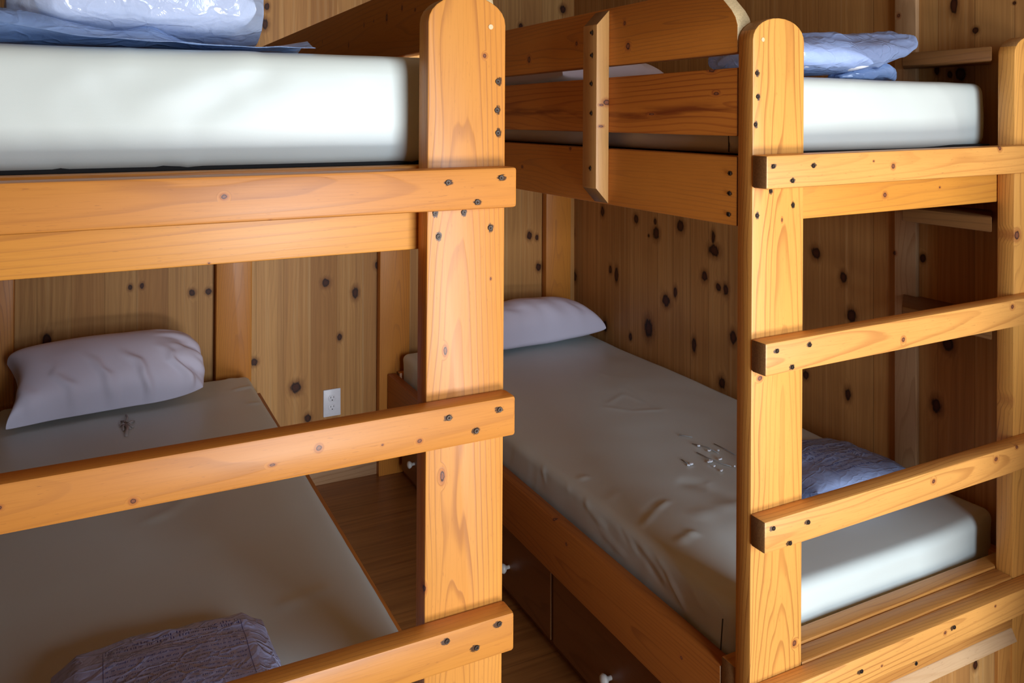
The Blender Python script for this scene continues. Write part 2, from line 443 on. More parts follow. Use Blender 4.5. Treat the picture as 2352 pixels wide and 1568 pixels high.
# ------------------------------------------------------------------ bunk beds
D = 1.22          # front plane of the end posts
def arch(x0, x1, zs, zt, z0, n=14):
    pts = [(x0, z0), (x1, z0)]
    cx, a = (x0 + x1) / 2, (x1 - x0) / 2
    for i in range(n + 1):
        t = math.pi * i / n
        c, s = math.cos(t), math.sin(t)
        ex = 0.97
        pts.append((cx + a * math.copysign(abs(c) ** ex, c), zs + (zt - zs) * (abs(s) ** ex)))
    return pts
def kpy(lst, Y):
    out = []
    for k in lst:
        u, v, r = k[:3]; st = k[3] if len(k) > 3 else 1.2
        p = PY(u, v, Y); out.append((p, r * (p.y * CA + p.x * SA) / FPX, st))
    return out
def kpx(lst, X):
    out = []
    for k in lst:
        u, v, r = k[:3]; st = k[3] if len(k) > 3 else 1.2
        p = PX(u, v, X); out.append((p, r * (p.y * CA + p.x * SA) / FPX * 1.1, st))
    return out
def spy(lst, Y): return [PY(u, v, Y) for u, v in lst]
def spx(lst, X): return [PX(u, v, X) for u, v in lst]

ORANGE = (0.58, 0.22, 0.032)
def bunk(label, xl, xr, side, K, S, dz, tilt):
    """xl..xr outer faces of the end posts; side = 'L'/'R' the open side with the guard boards"""
    base = Vector(((xl + xr) / 2, D, 0))
    root = tag(empty('bunk_bed', base), label, 'bunk bed', 'pine bunk beds with ladder ends')
    PW, PT, RT = 0.137, 0.042, 0.040
    WD = (0.65, 0.272, 0.048) if side == 'R' else (0.74, 0.355, 0.078)
    WR = (0.59, 0.235, 0.040) if side == 'R' else (0.72, 0.345, 0.085)
    lean = lambda p: Vector((p.x + 0.0068 * (p.z - 1.3), p.y, p.z))
    def leant(z0):
        return lambda p: Vector((p.x + 0.0068 * (p.z - 1.3), p.y, p.z + tilt * (p.x - xl)))
    g = lambda d, k: d.get(k, ())
    # four posts with rounded tops
    for nm, x0, x1, y0, y1, key in (('l', xl, xl + PW, D, D + PT, 'post_l'), ('r', xr - PW, xr, D, D + PT, 'post_r'),
                                    ('bl', xl - .035, xl - .035 + PW, 3.452, 3.452 + PT, 'post_bl'), ('br', xr - PW - .035, xr - .035, 3.452, 3.452 + PT, 'post_br')):
        board('post', arch(x0, x1, 1.712, 1.758, 0.0), 'y', y0, y1, 'z', root, base, kpy(g(K, key), y0) + g(K, key + '_x') if g(K, key + '_x') else kpy(g(K, key), y0),
              spy(g(S, key), y0), lean, 0.003, 'y', light=ORANGE if y0 > 3 else WD, end=(0.50, 0.26, 0.09), ring=0.0068)
    # ladder rungs across the end
    for i, (z0, z1) in enumerate(((1.4155, 1.4805), (1.0485, 1.1125), (0.703, 0.765))):
        z0 += dz[i]; z1 += dz[i]
        key = 'rung%d' % (i + 1)
        board('rung', rect(D - RT, D, z0, z1), 'x', xl - 0.002, xr + 0.002, 'x', root, base, kpy(g(K, key), D - RT), spy(g(S, key), D - RT), leant(z0), 0.005, 'y',
              light=WR, contrast=0.55)
    # bottom front beam + filler board between the posts + end rails
    board('end_beam', rect(D - RT, D, 0.396, 0.4565), 'x', xl - 0.002, xr + 0.002, 'x', root, base, kpy(g(K, 'beam'), D - RT), spy(g(S, 'beam'), D - RT), lean, 0.004, 'y', light=WR)
    board('filler_board', rect(D, D + PT, 0.337, 0.4600), 'x', xl + PW + .001, xr - PW - .001, 'x', root, base, (), (), lean, 0.003, 'y')
    board('end_rail', rect(D + PT + .002, D + PT + 0.042, 0.315, 0.4640), 'x', xl + .002, xr - .002, 'x', root, base, (), (), lean, 0.003, 'y')
    board('end_rail', rect(D + PT + .002, D + PT + 0.040, 1.346, 1.482), 'x', xl + 0.042, xr - 0.042, 'x', root, base, kpy(g(K, 'endrail'), D + PT), (), leant(1.4), 0.003, 'y', light=(0.66, 0.285, 0.042), contrast=0.5)
    board('end_rail', rect(3.41, 3.448, 0.315, 0.45), 'x', xl + .042, xr - .042, 'x', root, base, (), (), lean, 0.003, 'y', light=ORANGE)
    board('end_rail', rect(3.41, 3.448, 1.346, 1.482), 'x', xl + .042, xr - .042, 'x', root, base, (), (), lean, 0.003, 'y', light=ORANGE)
    # side rails, guard boards on the open side
    xo = xl if side == 'L' else xr - 0.038
    xw = xr - 0.038 if side == 'L' else xl
    xf = xl if side == 'L' else xr
    fx = xl if side == 'L' else xr - 0.038      # visible face plane
    Y0, Y1 = D + PT + .002, 3.448
    board('side_rail', rect(Y0, Y1, 1.343, 1.482), 'x', xo, xo + .038, 'y', root, base, kpx(g(K, 'siderail'), fx), spx(g(S, 'siderail'), fx), lean, 0.003, 'x', light=(0.56, 0.20, 0.028), contrast=0.6)
    board('side_rail', rect(Y0, Y1, 1.343, 1.482), 'x', xw, xw + .038, 'y', root, base, (), (), lean, 0.003, 'x', light=ORANGE)
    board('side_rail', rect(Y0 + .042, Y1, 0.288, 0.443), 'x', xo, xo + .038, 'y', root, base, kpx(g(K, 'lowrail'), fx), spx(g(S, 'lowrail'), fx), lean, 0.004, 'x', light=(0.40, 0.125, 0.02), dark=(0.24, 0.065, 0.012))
    board('side_rail', rect(Y0 + .042, Y1, 0.288, 0.443), 'x', xw, xw + .038, 'y', root, base, (), (), lean, 0.004, 'x', light=ORANGE)
    board('guard_board', rect(Y0, Y1, 1.523, 1.660), 'x', xo, xo + .038, 'y', root, base, kpx(g(K, 'guard1'), fx), (), lean, 0.003, 'x', light=(0.53, 0.175, 0.024), dark=(0.26, 0.055, 0.010), contrast=0.9, ring=0.012, streak=0.022)
    ch = [(Y0, 1.690), (Y0, 1.745), (Y0 + .006, 1.762), (Y0 + .018, 1.778), (Y0 + .075, 1.833), (Y1 - .075, 1.833), (Y1, 1.765), (Y1, 1.690)]
    board('guard_board', ch, 'x', xo, xo + .038, 'y', root, base, kpx(g(K, 'guard2'), fx), (), lean, 0.003, 'x', light=(0.56, 0.20, 0.028), end=(0.66, 0.50, 0.27))
    # cleat holding the guard boards
    for yc in (1.745, 3.0):
        if side == 'L':
            po = [(xl - .038, 1.385), (xl - .0005, 1.345), (xl - .0005, 1.829), (xl - .038, 1.790)]; cfx = xl - .038
        else:
            po = [(xr + .0005, 1.345), (xr + .038, 1.385), (xr + .038, 1.790), (xr + .0005, 1.829)]; cfx = xr
        board('guard_cleat', po, 'y', yc - .022, yc + .042, 'z', root, base, kpy(g(K, 'cleat'), yc - .022) if yc < 2 else (), spx(g(S, 'cleat'), cfx) if yc < 2 else (), lean, 0.002, 'x' if side == 'L' else 'x', light=(0.62, 0.34, 0.11), dark=(0.45, 0.2, 0.05), contrast=0.4)
    # boards carrying the mattresses
    M = M_DECK
    for z in (0.352, 1.462):
        bm = prism_bm(rect(xl + .042, xr - .042, Y0 + .045, Y1 - .042), 'z', z, z + 0.018, 0.001)
        link('mattress_deck', bm, M, root, base, False, (ZV, AX['y'], AX['x'], AX['z'], 5.0))
    return root, base

M_DECK = pine('pine_deck')
KL = {'post_r': [(1110,128,4,1.1),(1024,805,4,2.2),(1019,1093,5,2.4),(978,1352,5,1.8),(1127,640,2,1.5)],
      'rung1': [(513,452,5),(620,508,3)], 'rung2': [(735,1028,6,1.0),(966,1012,4),(881,1021,2),(628,1067,3,2),(309,1150,5,1.2),(1098,1017,2),(2,1165,4)],
      'rung3': [(870,1484,5)], 'guard2': [(885,40,7,0.7),(833,57,4,.6),(855,48,2),(920,18,5,.8),(950,22,3),(738,95,3,.6),(798,103,5,.6)],
      'endrail': [(380,619,2),(480,605,2)]}
SL = {'post_r': [(1143,187),(1141,253),(1143,305),(1007,543),(1126,523),(1065,487),(999,489)],
      'rung1': [(1029,419),(1151,408),(1096,464)], 'rung2': [(1031,959),(1148,940),(1094,989)], 'rung3': [(1027,1472),(1147,1432),(1095,1487)]}
KRR = {'post_l': [(1747,868,6,.8),(1829,1475,5),(1796,505,2,2)], 'post_r': [(2336,540,9,1),(2320,925,9,1.2)],
       'rung1': [(2051,385,5,1),(2006,373,2),(2296,346,5,1)], 'rung2': [(2076,783,5,1),(2326,711,4)], 'rung3': [(2147,1109,4),(2290,1060,4),(2338,1033,3)],
       'beam': [(2175,1451,3),(2030,1527,2),(2290,1390,2)], 'endrail': [(2034,452,5,1),(2160,436,2)],
       'siderail': [(1199,383,3),(1309,341,3)], 'guard1': [(1643,215,3,2.5),(1633,160,5,2),(1495,262,2,4)],
       'guard2': [(1440,106,7,.9),(1432,53,4,.9),(1213,137,6,.9),(1322,100,4,.9)], 'cleat': [(1380,241,2),(1379,290,2),(1392,235,3,2)],
       'lowrail': [(1305,1248,3),(1275,1190,4),(1570,1508,3)]}
SRR = {'post_l': [(1738,168),(1740,222),(1735,286),(1770,438),(1821,471),(1739,495)],
       'rung1': [(1776,382),(1868,381),(1820,415)], 'rung2': [(1785,806),(1860,792),(1820,843)], 'rung3': [(1777,1213),(1857,1199),(1815,1247)],
       'beam': [(2192,1440),(2104,1523),(1979,1541)], 'siderail': [(1676,398),(1675,444),(1673,492)],
       'cleat': [(1358,75),(1358,127),(1357,192),(1357,260),(1355,386)], 'lowrail': [(1670,1556)]}
bunkL, baseL = bunk('honey pine bunk bed on the left, nearest, its wide rounded end post in the middle', -0.362, 0.603, 'R', KL, SL, (0, 0, 0), 0.0)
bunkR, baseR = bunk('honey pine bunk bed on the right, with slotted guard boards and dark drawers beneath', 1.141, 2.105, 'L', KRR, SRR, (.007, .017, .025), 0.009)

# pale dowel plugs near the post tops
M_PLUG = plain('pale_plug', (0.66, 0.5, 0.28), 0.6)
def plug(p, parent, base):
    bm = bmesh.new()
    bmesh.ops.create_cone(bm, cap_ends=True, segments=16, radius1=0.0042, radius2=0.0036, depth=0.002)
    for v in bm.verts: v.co = Vector((v.co.x, v.co.z, v.co.y)) + p
    bmesh.ops.recalc_face_normals(bm, faces=bm.faces)
    link('dowel_plug', bm, M_PLUG, parent, base)
plug(PY(1127, 62, D), bunkL, baseL)
plug(PY(1752, 91, D), bunkR, baseR)

# panel below the end of the right bunk
def base_panel(root, base, xl, xr):
    x0, x1 = xl + 0.142, xr - 0.142
    board('panel_frame', rect(D + .004, D + .024, 0.0, 0.333), 'x', x0, x0 + .05, 'z', root, base, (), (), None, .002, 'y')
    board('panel_frame', rect(D + .004, D + .024, 0.0, 0.333), 'x', x1 - .05, x1, 'z', root, base, (), (), None, .002, 'y')
    board('panel_moulding', [(D - .012, .310), (D + .010, .310), (D + .010, .336), (D + .002, .336)], 'x', x0, x1, 'x', root, base, (), (), None, .002, 'y', light=(.62, .40, .21), dark=(.5, .28, .12), contrast=.4)
    bm = prism_bm(rect(x0 + .05, x1 - .05, D + .012, D + .026), 'z', 0, .310, 0)
    ks = [(Vector((p.z, p.x, p.y)), r, 1.2) for p, r in ((PY(2240, 1527, D + .012), .008),)]
    link('end_panel', bm, panel('knotty_cedar_panel', ks, .09, seed=4.03), root, base, False, GY)
base_panel(bunkR, baseR, 1.141, 2.105)

# drawers under the right bunk
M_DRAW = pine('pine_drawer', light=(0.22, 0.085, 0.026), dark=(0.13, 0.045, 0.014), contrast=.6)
M_KNOB = plain('white_china_knob', (0.75, 0.72, 0.66), 0.2)
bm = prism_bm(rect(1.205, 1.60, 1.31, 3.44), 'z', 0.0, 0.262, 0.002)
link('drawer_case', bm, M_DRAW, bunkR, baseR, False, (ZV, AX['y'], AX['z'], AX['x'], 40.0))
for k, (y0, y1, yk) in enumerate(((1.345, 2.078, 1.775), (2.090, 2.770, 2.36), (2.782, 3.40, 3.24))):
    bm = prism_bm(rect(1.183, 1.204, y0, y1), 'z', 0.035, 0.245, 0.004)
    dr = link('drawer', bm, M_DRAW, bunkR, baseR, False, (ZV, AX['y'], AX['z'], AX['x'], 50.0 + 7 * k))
    bm = bmesh.new()
    prof = [(0.006, 0), (0.006, .010), (.013, .016), (.016, .022), (.013, .028), (.005, .031)]
    rings = [[bm.verts.new((1.183 - h, yk + r * math.cos(a * math.pi / 8), 0.12 + r * math.sin(a * math.pi / 8))) for a in range(16)] for r, h in prof]
    for a, b in zip(rings, rings[1:]):
        for i in range(16): bm.faces.new((a[i], a[(i + 1) % 16], b[(i + 1) % 16], b[i]))
    bm.faces.new(rings[-1]); bmesh.ops.recalc_face_normals(bm, faces=bm.faces)
    kb = link('knob', bm, M_KNOB, dr, baseR, True); kb['label'] = 'white drawer knob'

# ------------------------------------------------------------------ wall shelves
for z0, z1, lab in ((1.700, 1.735, 'brown wooden wall shelf above the mattress of the right upper bunk'), (1.279, 1.316, 'brown wooden wall shelf just under the right upper bunk, upper of the two there'), (1.015, 1.047, 'brown wooden wall shelf behind the middle ladder rung of the right bunk')):
    po = [(1.957, 1.268), (XR - .0005, 1.37), (XR - .0005, 1.583), (XR - .017, 1.583), (XR - .017, 1.625), (1.957, 1.52)]
    b0 = Vector((2.05, 1.45, z0))
    ob = board('wall_shelf', po, 'z', z0, z1, 'y', None, ZV, face='z', light=(0.25, 0.115, 0.036), dark=(0.15, 0.062, 0.02), bevel=0.003)
    tag(ob, lab, 'shelf', 'small wall shelves')

# ------------------------------------------------------------------ mattresses
def rounded_grid(x0, x1, y0, y1, z0, z1, r, step, disp):
    """rounded box built as six welded grids; disp(p, n) -> new point"""
    bm = bmesh.new()
    nx = max(4, int((x1 - x0) / step)); ny = max(4, int((y1 - y0) / step)); nz = max(4, int((z1 - z0) / step))
    def ax(a0, a1, n):
        return [a0 + (a1 - a0) * i / n for i in range(n + 1)]
    X, Y, Z = ax(x0, x1, nx), ax(y0, y1, ny), ax(z0, z1, nz)
    vm = {}
    def V(i, j, k):
        key = (i, j, k)
        if key in vm: return vm[key]
        p = Vector((X[i], Y[j], Z[k]))
        q = Vector((min(max(p.x, x0 + r), x1 - r), min(max(p.y, y0 + r), y1 - r), min(max(p.z, z0 + r), z1 - r)))
        dvec = p - q
        if dvec.length > 1e-9:
            n = dvec.normalized(); p = q + n * r
        else: n = Vector((0, 0, 1))
        v = bm.verts.new(disp(p, n)); vm[key] = v
        return v
    def quad(a, b, c, d):
        try: bm.faces.new((V(*a), V(*b), V(*c), V(*d)))
        except ValueError: pass
    for i in range(nx):
        for j in range(ny):
            quad((i, j, nz), (i + 1, j, nz), (i + 1, j + 1, nz), (i, j + 1, nz))
            quad((i, j, 0), (i, j + 1, 0), (i + 1, j + 1, 0), (i + 1, j, 0))
    for i in range(nx):
        for k in range(nz):
            quad((i, 0, k), (i + 1, 0, k), (i + 1, 0, k + 1), (i, 0, k + 1))
            quad((i, ny, k), (i, ny, k + 1), (i + 1, ny, k + 1), (i + 1, ny, k))
    for j in range(ny):
        for k in range(nz):
            quad((0, j, k), (0, j, k + 1), (0, j + 1, k + 1), (0, j + 1, k))
            quad((nx, j, k), (nx, j + 1, k), (nx, j + 1, k + 1), (nx, j, k + 1))
    return bm

def seg_ridge(p, a, b, w, h, sharp=1.0):
    """raised fold along segment a-b (3D), gaussian across, tapered along"""
    ab = b - a; L2 = ab.length_squared
    t = (p - a).dot(ab) / L2
    if t < -0.15 or t > 1.15: return 0.0
    tt = min(max(t, 0), 1)
    d = (p - (a + ab * tt)).length
    if d > 4 * w: return 0.0
    taper = math.sin(math.pi * min(max((t + 0.05) / 1.1, 0), 1)) ** 0.6
    return h * taper * math.exp(-(d / w) ** 2)

def mattress(label, box, step, folds, nz=0.0025, seams=(), seed=0.0, hem=0.0, gap_shadow=False, bulge=0.0):
    x0, x1, y0, y1, z0, z1 = box
    base = Vector(((x0 + x1) / 2, (y0 + y1) / 2, z0))
    so = Vector((seed, seed * 1.7, 0))
    def disp(p, n):
        e = noise.noise(Vector((p.x * 2.2, p.y * 2.2, p.z * 5)) + so) * nz * 1.6
        e += noise.noise(Vector((p.x * 9, p.y * 7, p.z * 9)) + so) * nz * 0.5
        # side sag folds
        side = 1.0 - abs(n.z)
        if side > 0.2 and z0 + 0.01 < p.z:
            e += side * nz * 0.35 * noise.noise(Vector((p.x * 26 + p.z * 9, p.y * 26 + p.z * 9, p.z * 5)) + so)
            if hem: e += side * hem * math.sin(math.pi * min(max((p.z - z0) / (z1 - z0), 0), 1))
        if p.z < z0 + 0.01 and side < 0.5: e = 0
        for a, b, w, h in folds: e += seg_ridge(p, a, b, w, h)
        q = p + n * e
        if bulge and q.y < y0 + 0.25 and q.x > x1 - 0.34:
            q.y += bulge * ((q.x - (x1 - 0.34)) / 0.34) ** 2 * (1 - (q.y - y0) / 0.25)
        return q
    bm = rounded_grid(x0, x1, y0, y1, z0, z1, 0.028, step, disp)
    bmesh.ops.recalc_face_normals(bm, faces=bm.faces)
    root = tag(empty('mattress', base), label, 'mattress', 'vinyl mattresses on the bunks')
    link('cover', bm, M_VINYL, root, base, True)
    if gap_shadow:  # black slab standing in for the shadow in the gap below the mattress
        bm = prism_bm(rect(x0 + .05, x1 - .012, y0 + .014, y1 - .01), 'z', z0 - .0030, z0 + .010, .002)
        link('gap_shadow_strip', bm, M_GAP_SHADOW, root, base)
    for pts in seams:
        cu = tube(pts, 0.0014)
        link('seam', cu, M_SEAM, root, base, True)
    return root, base

def tube(pts, r, n=6):
    bm = bmesh.new()
    rings = []
    for i, p in enumerate(pts):
        a = pts[max(i - 1, 0)]; b = pts[min(i + 1, len(pts) - 1)]
        t = (b - a).normalized()
        u = t.cross(Vector((0.3, 0.2, 0.93))).normalized(); w = t.cross(u)
        rings.append([bm.verts.new(p + (u * math.cos(2 * math.pi * k / n) + w * math.sin(2 * math.pi * k / n)) * r) for k in range(n)])
    for a, b in zip(rings, rings[1:]):
        for k in range(n): bm.faces.new((a[k], a[(k + 1) % n], b[(k + 1) % n], b[k]))
    bm.faces.new(rings[0][::-1]); bm.faces.new(rings[-1])
    return bm

M_VINYL = vinyl('mint_vinyl')
M_GAP_SHADOW = plain('black_gap_shadow', (0.012, 0.012, 0.012), 0.9)
M_SEAM = plain('dark_seam', (0.05, 0.06, 0.055), 0.7)
ZL = 0.537
def T(u, v): return PZ(u, v, ZL)
# lower right mattress: hand-placed folds on the top, over the open edge and down the side
FR = []
def fold(pts, w, h):
    for a, b in zip(pts, pts[1:]): FR.append((a, b, w, h))
fold([T(1395, 930), T(1430, 905), T(1480, 925)], 0.012, 0.0014)
fold([T(1360, 850), T(1405, 868), T(1430, 895)], 0.014, 0.0014)
fold([T(1385, 935), T(1450, 945), T(1530, 940)], 0.012, 0.0014)
fold([T(1440, 885), T(1470, 910), T(1510, 940)], 0.012, -0.0014)
fold([T(1401, 1152), T(1415, 1128)], 0.012, 0.0014)
fold([T(1473, 1212), T(1505, 1175), T(1535, 1150)], 0.007, 0.0045)
fold([T(1465, 1200), T(1490, 1165), T(1515, 1145)], 0.008, -0.002)
fold([T(1556, 1250), T(1575, 1232), T(1600, 1222)], 0.014, 0.006)
fold([T(1330, 1103), T(1350, 1094)], 0.010, 0.004)
fold([T(1560, 1105), T(1620, 1115), T(1690, 1150)], 0.03, -0.004)
fold([T(1590, 1190), T(1640, 1170), T(1690, 1160)], 0.03, 0.003)
for pts, w, h in (([(1396,1154),(1416,1203),(1456,1273)],.008,.006),([(1474,1212),(1487,1255),(1520,1307),(1573,1412)],.008,.009),([(1367,1215),(1431,1284)],.008,.005),
                   ([(1415,1215),(1469,1277),(1512,1343)],.009,-.006),([(1440,1215),(1490,1290),(1535,1355)],.008,.005),([(1550,1256),(1558,1302),(1584,1353),(1617,1412)],.009,.007),([(1330,1120),(1345,1170),(1385,1215)],.009,.005),
                   ([(1600,1300),(1612,1350),(1640,1405)],.010,-.004),([(1290,1090),(1300,1130)],.009,.003),([(1240,1060),(1245,1110)],.009,.003)):
    fold([PX(u, v, 1.174) for u, v in pts], w, h * 1.5)
seamR_ = [Vector((1.1725, 1.352 - .012 * k / 8, 0.385 + 0.125 * k / 8)) for k in range(9)]
seamR = [Vector((1.169, 1.372 - .02 * (k / 8), 0.38 + (0.512 - 0.38) * k / 8)) for k in range(9)]
matRL, bRL = mattress('pale green vinyl mattress on the lower deck of the right bunk, under torn patches', (1.1815, 2.098, 1.318, 3.405, 0.372, ZL), 0.008, FR, 0.0032, [seamR_], 3.1, hem=-0.004, bulge=0.032)
FL = []
for (pts, w, h) in (([T(520, 872), T(560, 853)], .010, .004), ([T(535, 895), T(580, 885)], .010, .005), ([T(570, 925), T(600, 925)], .009, .004), ([T(640, 1395), T(700, 1370), T(760, 1350)], .02, .003), ([T(330, 1200), T(400, 1170), T(450, 1120)], .02, .004)):
    for a, b in zip(pts, pts[1:]): FL.append((a, b, w, h))
matLL, bLL = mattress('pale green vinyl mattress on the lower deck of the left bunk, with a ragged tuft', (-0.31, 0.548, 1.318, 3.405, 0.372, ZL), 0.012, FL, 0.0022, [], 9.4)
FU = []
yf = 1.318
def F(u, v): return PY(u, v, yf)
for (pts, w, h) in (([F(320, 130), F(220, 160), F(100, 205)], .02, .003), ([F(600, 130), F(480, 170), F(300, 250)], .022, .0035), ([F(640, 150), F(560, 200), F(420, 280)], .02, -.003), ([F(930, 270), F(938, 320), F(942, 385)], .006, .004), ([F(430, 385), F(445, 355)], .008, .003), ([F(380, 388), F(385, 365)], .006, -.003), ([F(130, 390), F(140, 370)], .006, -.003)):
    for a, b in zip(pts, pts[1:]): FU.append((a, b, w, h))
matLU, bLU = mattress('pale vinyl mattress filling the upper deck of the left bunk, its white end facing out', (-0.355, 0.555, 1.306, 3.40, 1.4835, 1.664), 0.011, FU, 0.0025, [], 5.5, hem=0.006, gap_shadow=True)
FV = []
for (pts, w, h) in (([F(1945, 188), F(1960, 220), F(1970, 280)], .012, .003), ([F(2065, 190), F(2090, 240), F(2110, 330)], .010, .003), ([F(2140, 195), F(2180, 240), F(2200, 310)], .012, .004), ([F(2215, 240), F(2230, 300)], .012, -.003)):
    for a, b in zip(pts, pts[1:]): FV.append((a, b, w, h))
matRU, bRU = mattress('pale vinyl mattress on the upper deck of the right bunk, behind the slotted guard boards', (1.186, 2.042, 1.306, 3.40, 1.4835, 1.650), 0.012, FV, 0.0025, [[Vector((1.1845, 1.335, 1.488)) , Vector((1.1835, 1.334, 1.52)), Vector((1.1825, 1.330, 1.56)), Vector((1.1835, 1.33, 1.60))]], 7.7, hem=0.003, gap_shadow=True, bulge=0.032)

# torn vinyl patches and foam crumbs on the lower right mattress, ragged tuft on the lower left one
M_FOAM = plain('white_foam', (0.8, 0.8, 0.82), 0.9)
M_TORN = plain('torn_vinyl_edge', (0.30, 0.31, 0.30), 0.8)
def flap(parent, base, pts, name, mat, z):
    bm = bmesh.new()
    top = [bm.verts.new(p + Vector((0, 0, z + random.uniform(-.0005, .002)))) for p in pts]
    bot = [bm.verts.new(p + Vector((0, 0, z - .003))) for p in pts]
    bm.faces.new(top); bm.faces.new(bot[::-1])
    n = len(pts)
    for i in range(n): bm.faces.new((bot[i], bot[(i + 1) % n], top[(i + 1) % n], top[i]))
    bmesh.ops.recalc_face_normals(bm, faces=bm.faces)
    return link(name, bm, mat, parent, base)
rr = random.Random(4)
def blob(u, v, r, n=7, sq=0.6):
    c = PZ(u, v, ZL); out = []
    for i in range(n):
        a = 2 * math.pi * i / n; q = r * rr.uniform(0.5, 1.3)
        out.append(c + Vector((q * math.cos(a), q * sq * math.sin(a), 0)))
    return out
for (u, v, r) in ((1604, 1026, .006), (1629, 1037, .006), (1589, 1068, .007), (1582, 1071, .004), (1632, 1061, .009), (1655, 1056, .007), (1641, 1073, .004), (1657, 1083, .005), (1627, 1063, .005), (1687, 1073, .004), (1650, 1037, .003)):
    flap(matRL, bRL, blob(u, v, r), 'foam_crumb', M_FOAM, 0.005)
for pts in ([(1560, 1000), (1575, 1002), (1590, 1005)], [(1590, 1020), (1625, 1028), (1650, 1042)], [(1640, 1020), (1665, 1032), (1688, 1045)], [(1565, 1056), (1580, 1066)], [(1600, 1040), (1625, 1052), (1655, 1065), (1680, 1072)]):
    link('tear', tube([PZ(u, v, ZL) + Vector((0, 0, .0018)) for u, v in pts], 0.0013), M_TORN, matRL, bRL, True)
M_TUFT = plain('ragged_thread', (0.42, 0.36, 0.33), 0.9)
M_TUFTD = plain('tuft_button', (0.12, 0.08, 0.06), 0.9)
c0 = (288, 977)
for (du, dv, r) in ((2, -22, .003), (20, -8, .003), (18, 6, .003), (-14, 4, .003), (2, 26, .005), (-10, -8, .0025), (12, 10, .003), (-4, 14, .003)):
    a = PZ(*c0, ZL) + Vector((0, 0, .004)); b = PZ(c0[0] + du, c0[1] + dv, ZL) + Vector((0, 0, .003))
    m_ = (a + b) / 2 + Vector((rr.uniform(-.006, .006), rr.uniform(-.006, .006), .006))
    link('tuft_thread', tube([a, m_, b], r), M_TUFT, matLL, bLL, True)
link('tuft_button', tube([PZ(*c0, ZL) + Vector((-.008, 0, .003)), PZ(*c0, ZL) + Vector((0, .002, .007)), PZ(*c0, ZL) + Vector((.008, 0, .003))], .006), M_TUFTD, matLL, bLL, True)

# ------------------------------------------------------------------ pillows
def pillow_bm(cx, cy, z0, a, b, h, rot=0.0, n=72, pinch=0.10, end_round=False, wr=None, seed=0.0, tiltx=0.0, sink=0.28, tilt=0.0, full=0.62):
    """closed pillow: top and bottom sheets meeting in a seam; corners pull out into points"""
    bm = bmesh.new()
    m = int(n * 0.7)
    cr, sr = math.cos(rot), math.sin(rot)
    def sheet(sgn):
        g = []
        for j in range(m + 1):
            row = []
            for i in range(n + 1):
                u = -1 + 2 * i / n; v = -1 + 2 * j / m
                # cluster samples to the rim
                u = math.sin(u * math.pi / 2); v = math.sin(v * math.pi / 2)
                t = max(0.0, (1 - u ** 2)) ** 0.5 * max(0.0, (1 - v ** 2)) ** 0.5
                t = t ** full
                px, py = pinch, pinch
                if end_round and u > 0: px = -0.05; 
                X = a * u * (1 - px * (1 - v * v))
                Yy = b * v * (1 - py * (1 - u * u))
                if end_round and u > 0.3:
                    k = (u - 0.3) / 0.7
                    Yy *= 1 - 0.30 * k ** 2.2
                    t2 = max(0.0, 1 - k ** 2.6) ** 0.5 * max(0.0, 1 - v * v) ** 0.31
                    t = t * (1 - k) + t2 * k
                zz = h * t * (1 - sink if sgn > 0 else -sink)
                zz += 0.006 * t * noise.noise(Vector((X * 9 + seed, Yy * 9, sgn)))
                zc = h * sink + tiltx * u * a
                zl = zc + zz
                if tilt:
                    yy = Yy + b; ct, st = math.cos(tilt), math.sin(tilt)
                    Yq = yy * ct - zl * st - b; zl = yy * st + zl * ct
                else: Yq = Yy
                row.append((Vector((cx + X * cr - Yq * sr, cy + X * sr + Yq * cr, z0 + zl)), u, v, t))
            g.append(row)
        return g
    top, bot = sheet(1), sheet(-1)
    tv = [[bm.verts.new(p[0]) for p in r] for r in top]
    bv = []
    for j in range(m + 1):
        row = []
        for i in range(n + 1):
            if i in (0, n) or j in (0, m): row.append(tv[j][i])
            else: row.append(bm.verts.new(bot[j][i][0]))
        bv.append(row)
    for j in range(m):
        for i in range(n):
            bm.faces.new((tv[j][i], tv[j][i + 1], tv[j + 1][i + 1], tv[j + 1][i]))
            bm.faces.new((bv[j][i], bv[j + 1][i], bv[j + 1][i + 1], bv[j][i + 1]))
    bmesh.ops.recalc_face_normals(bm, faces=bm.faces)
    if wr:
        bm.normal_update()
        mv = [(tv[j][i], tv[j][i].normal.copy(), wr(top[j][i][1], top[j][i][2]) * min(1, top[j][i][3] * 2.2)) for j in range(1, m) for i in range(1, n)]
        for v, nn, e in mv: v.co += nn * e
    return bm

def wr_left(u, v):
    # diagonal gathers running down to the front edge, denser toward the folded right end
    e = 0.0
    m = math.exp(-((v + 0.75) / 0.45) ** 2)
    ph = 16 * u + 5 * v + 1.3 * noise.noise(Vector((u * 3, v * 3, 5)))
    e += 0.020 * m * (max(0, math.sin(ph)) ** 2 - .3) * (0.35 + 0.65 * min(max((u + .7) / 1.2, 0), 1))
    m2 = max(0, (u - 0.45) / 0.55)
    e += 0.012 * m2 * math.sin(7 * v + 5 * u + 2 * noise.noise(Vector((u * 4, v * 4, 1))))
    return e
def wr_right(u, v):
    m = math.exp(-((v + 0.7) / 0.5) ** 2)
    return 0.003 * m * math.sin(20 * u + 4 * v + 2 * noise.noise(Vector((u * 3, v * 3, 2))))
M_CASE = cloth('lavender_white_cotton')
def solo(name, bm, mat, label, cat, base):
    o = link(name, bm, mat, None, base, True); o.location = base
    return tag(o, label, cat, 'loose white pillows')
bm = pillow_bm(0.035, 3.275, ZL + .006, 0.305, 0.155, 0.165, rot=math.radians(4), n=120, pinch=0.11, end_round=True, wr=wr_left, seed=2, sink=0.12, tilt=math.radians(26), full=0.42)
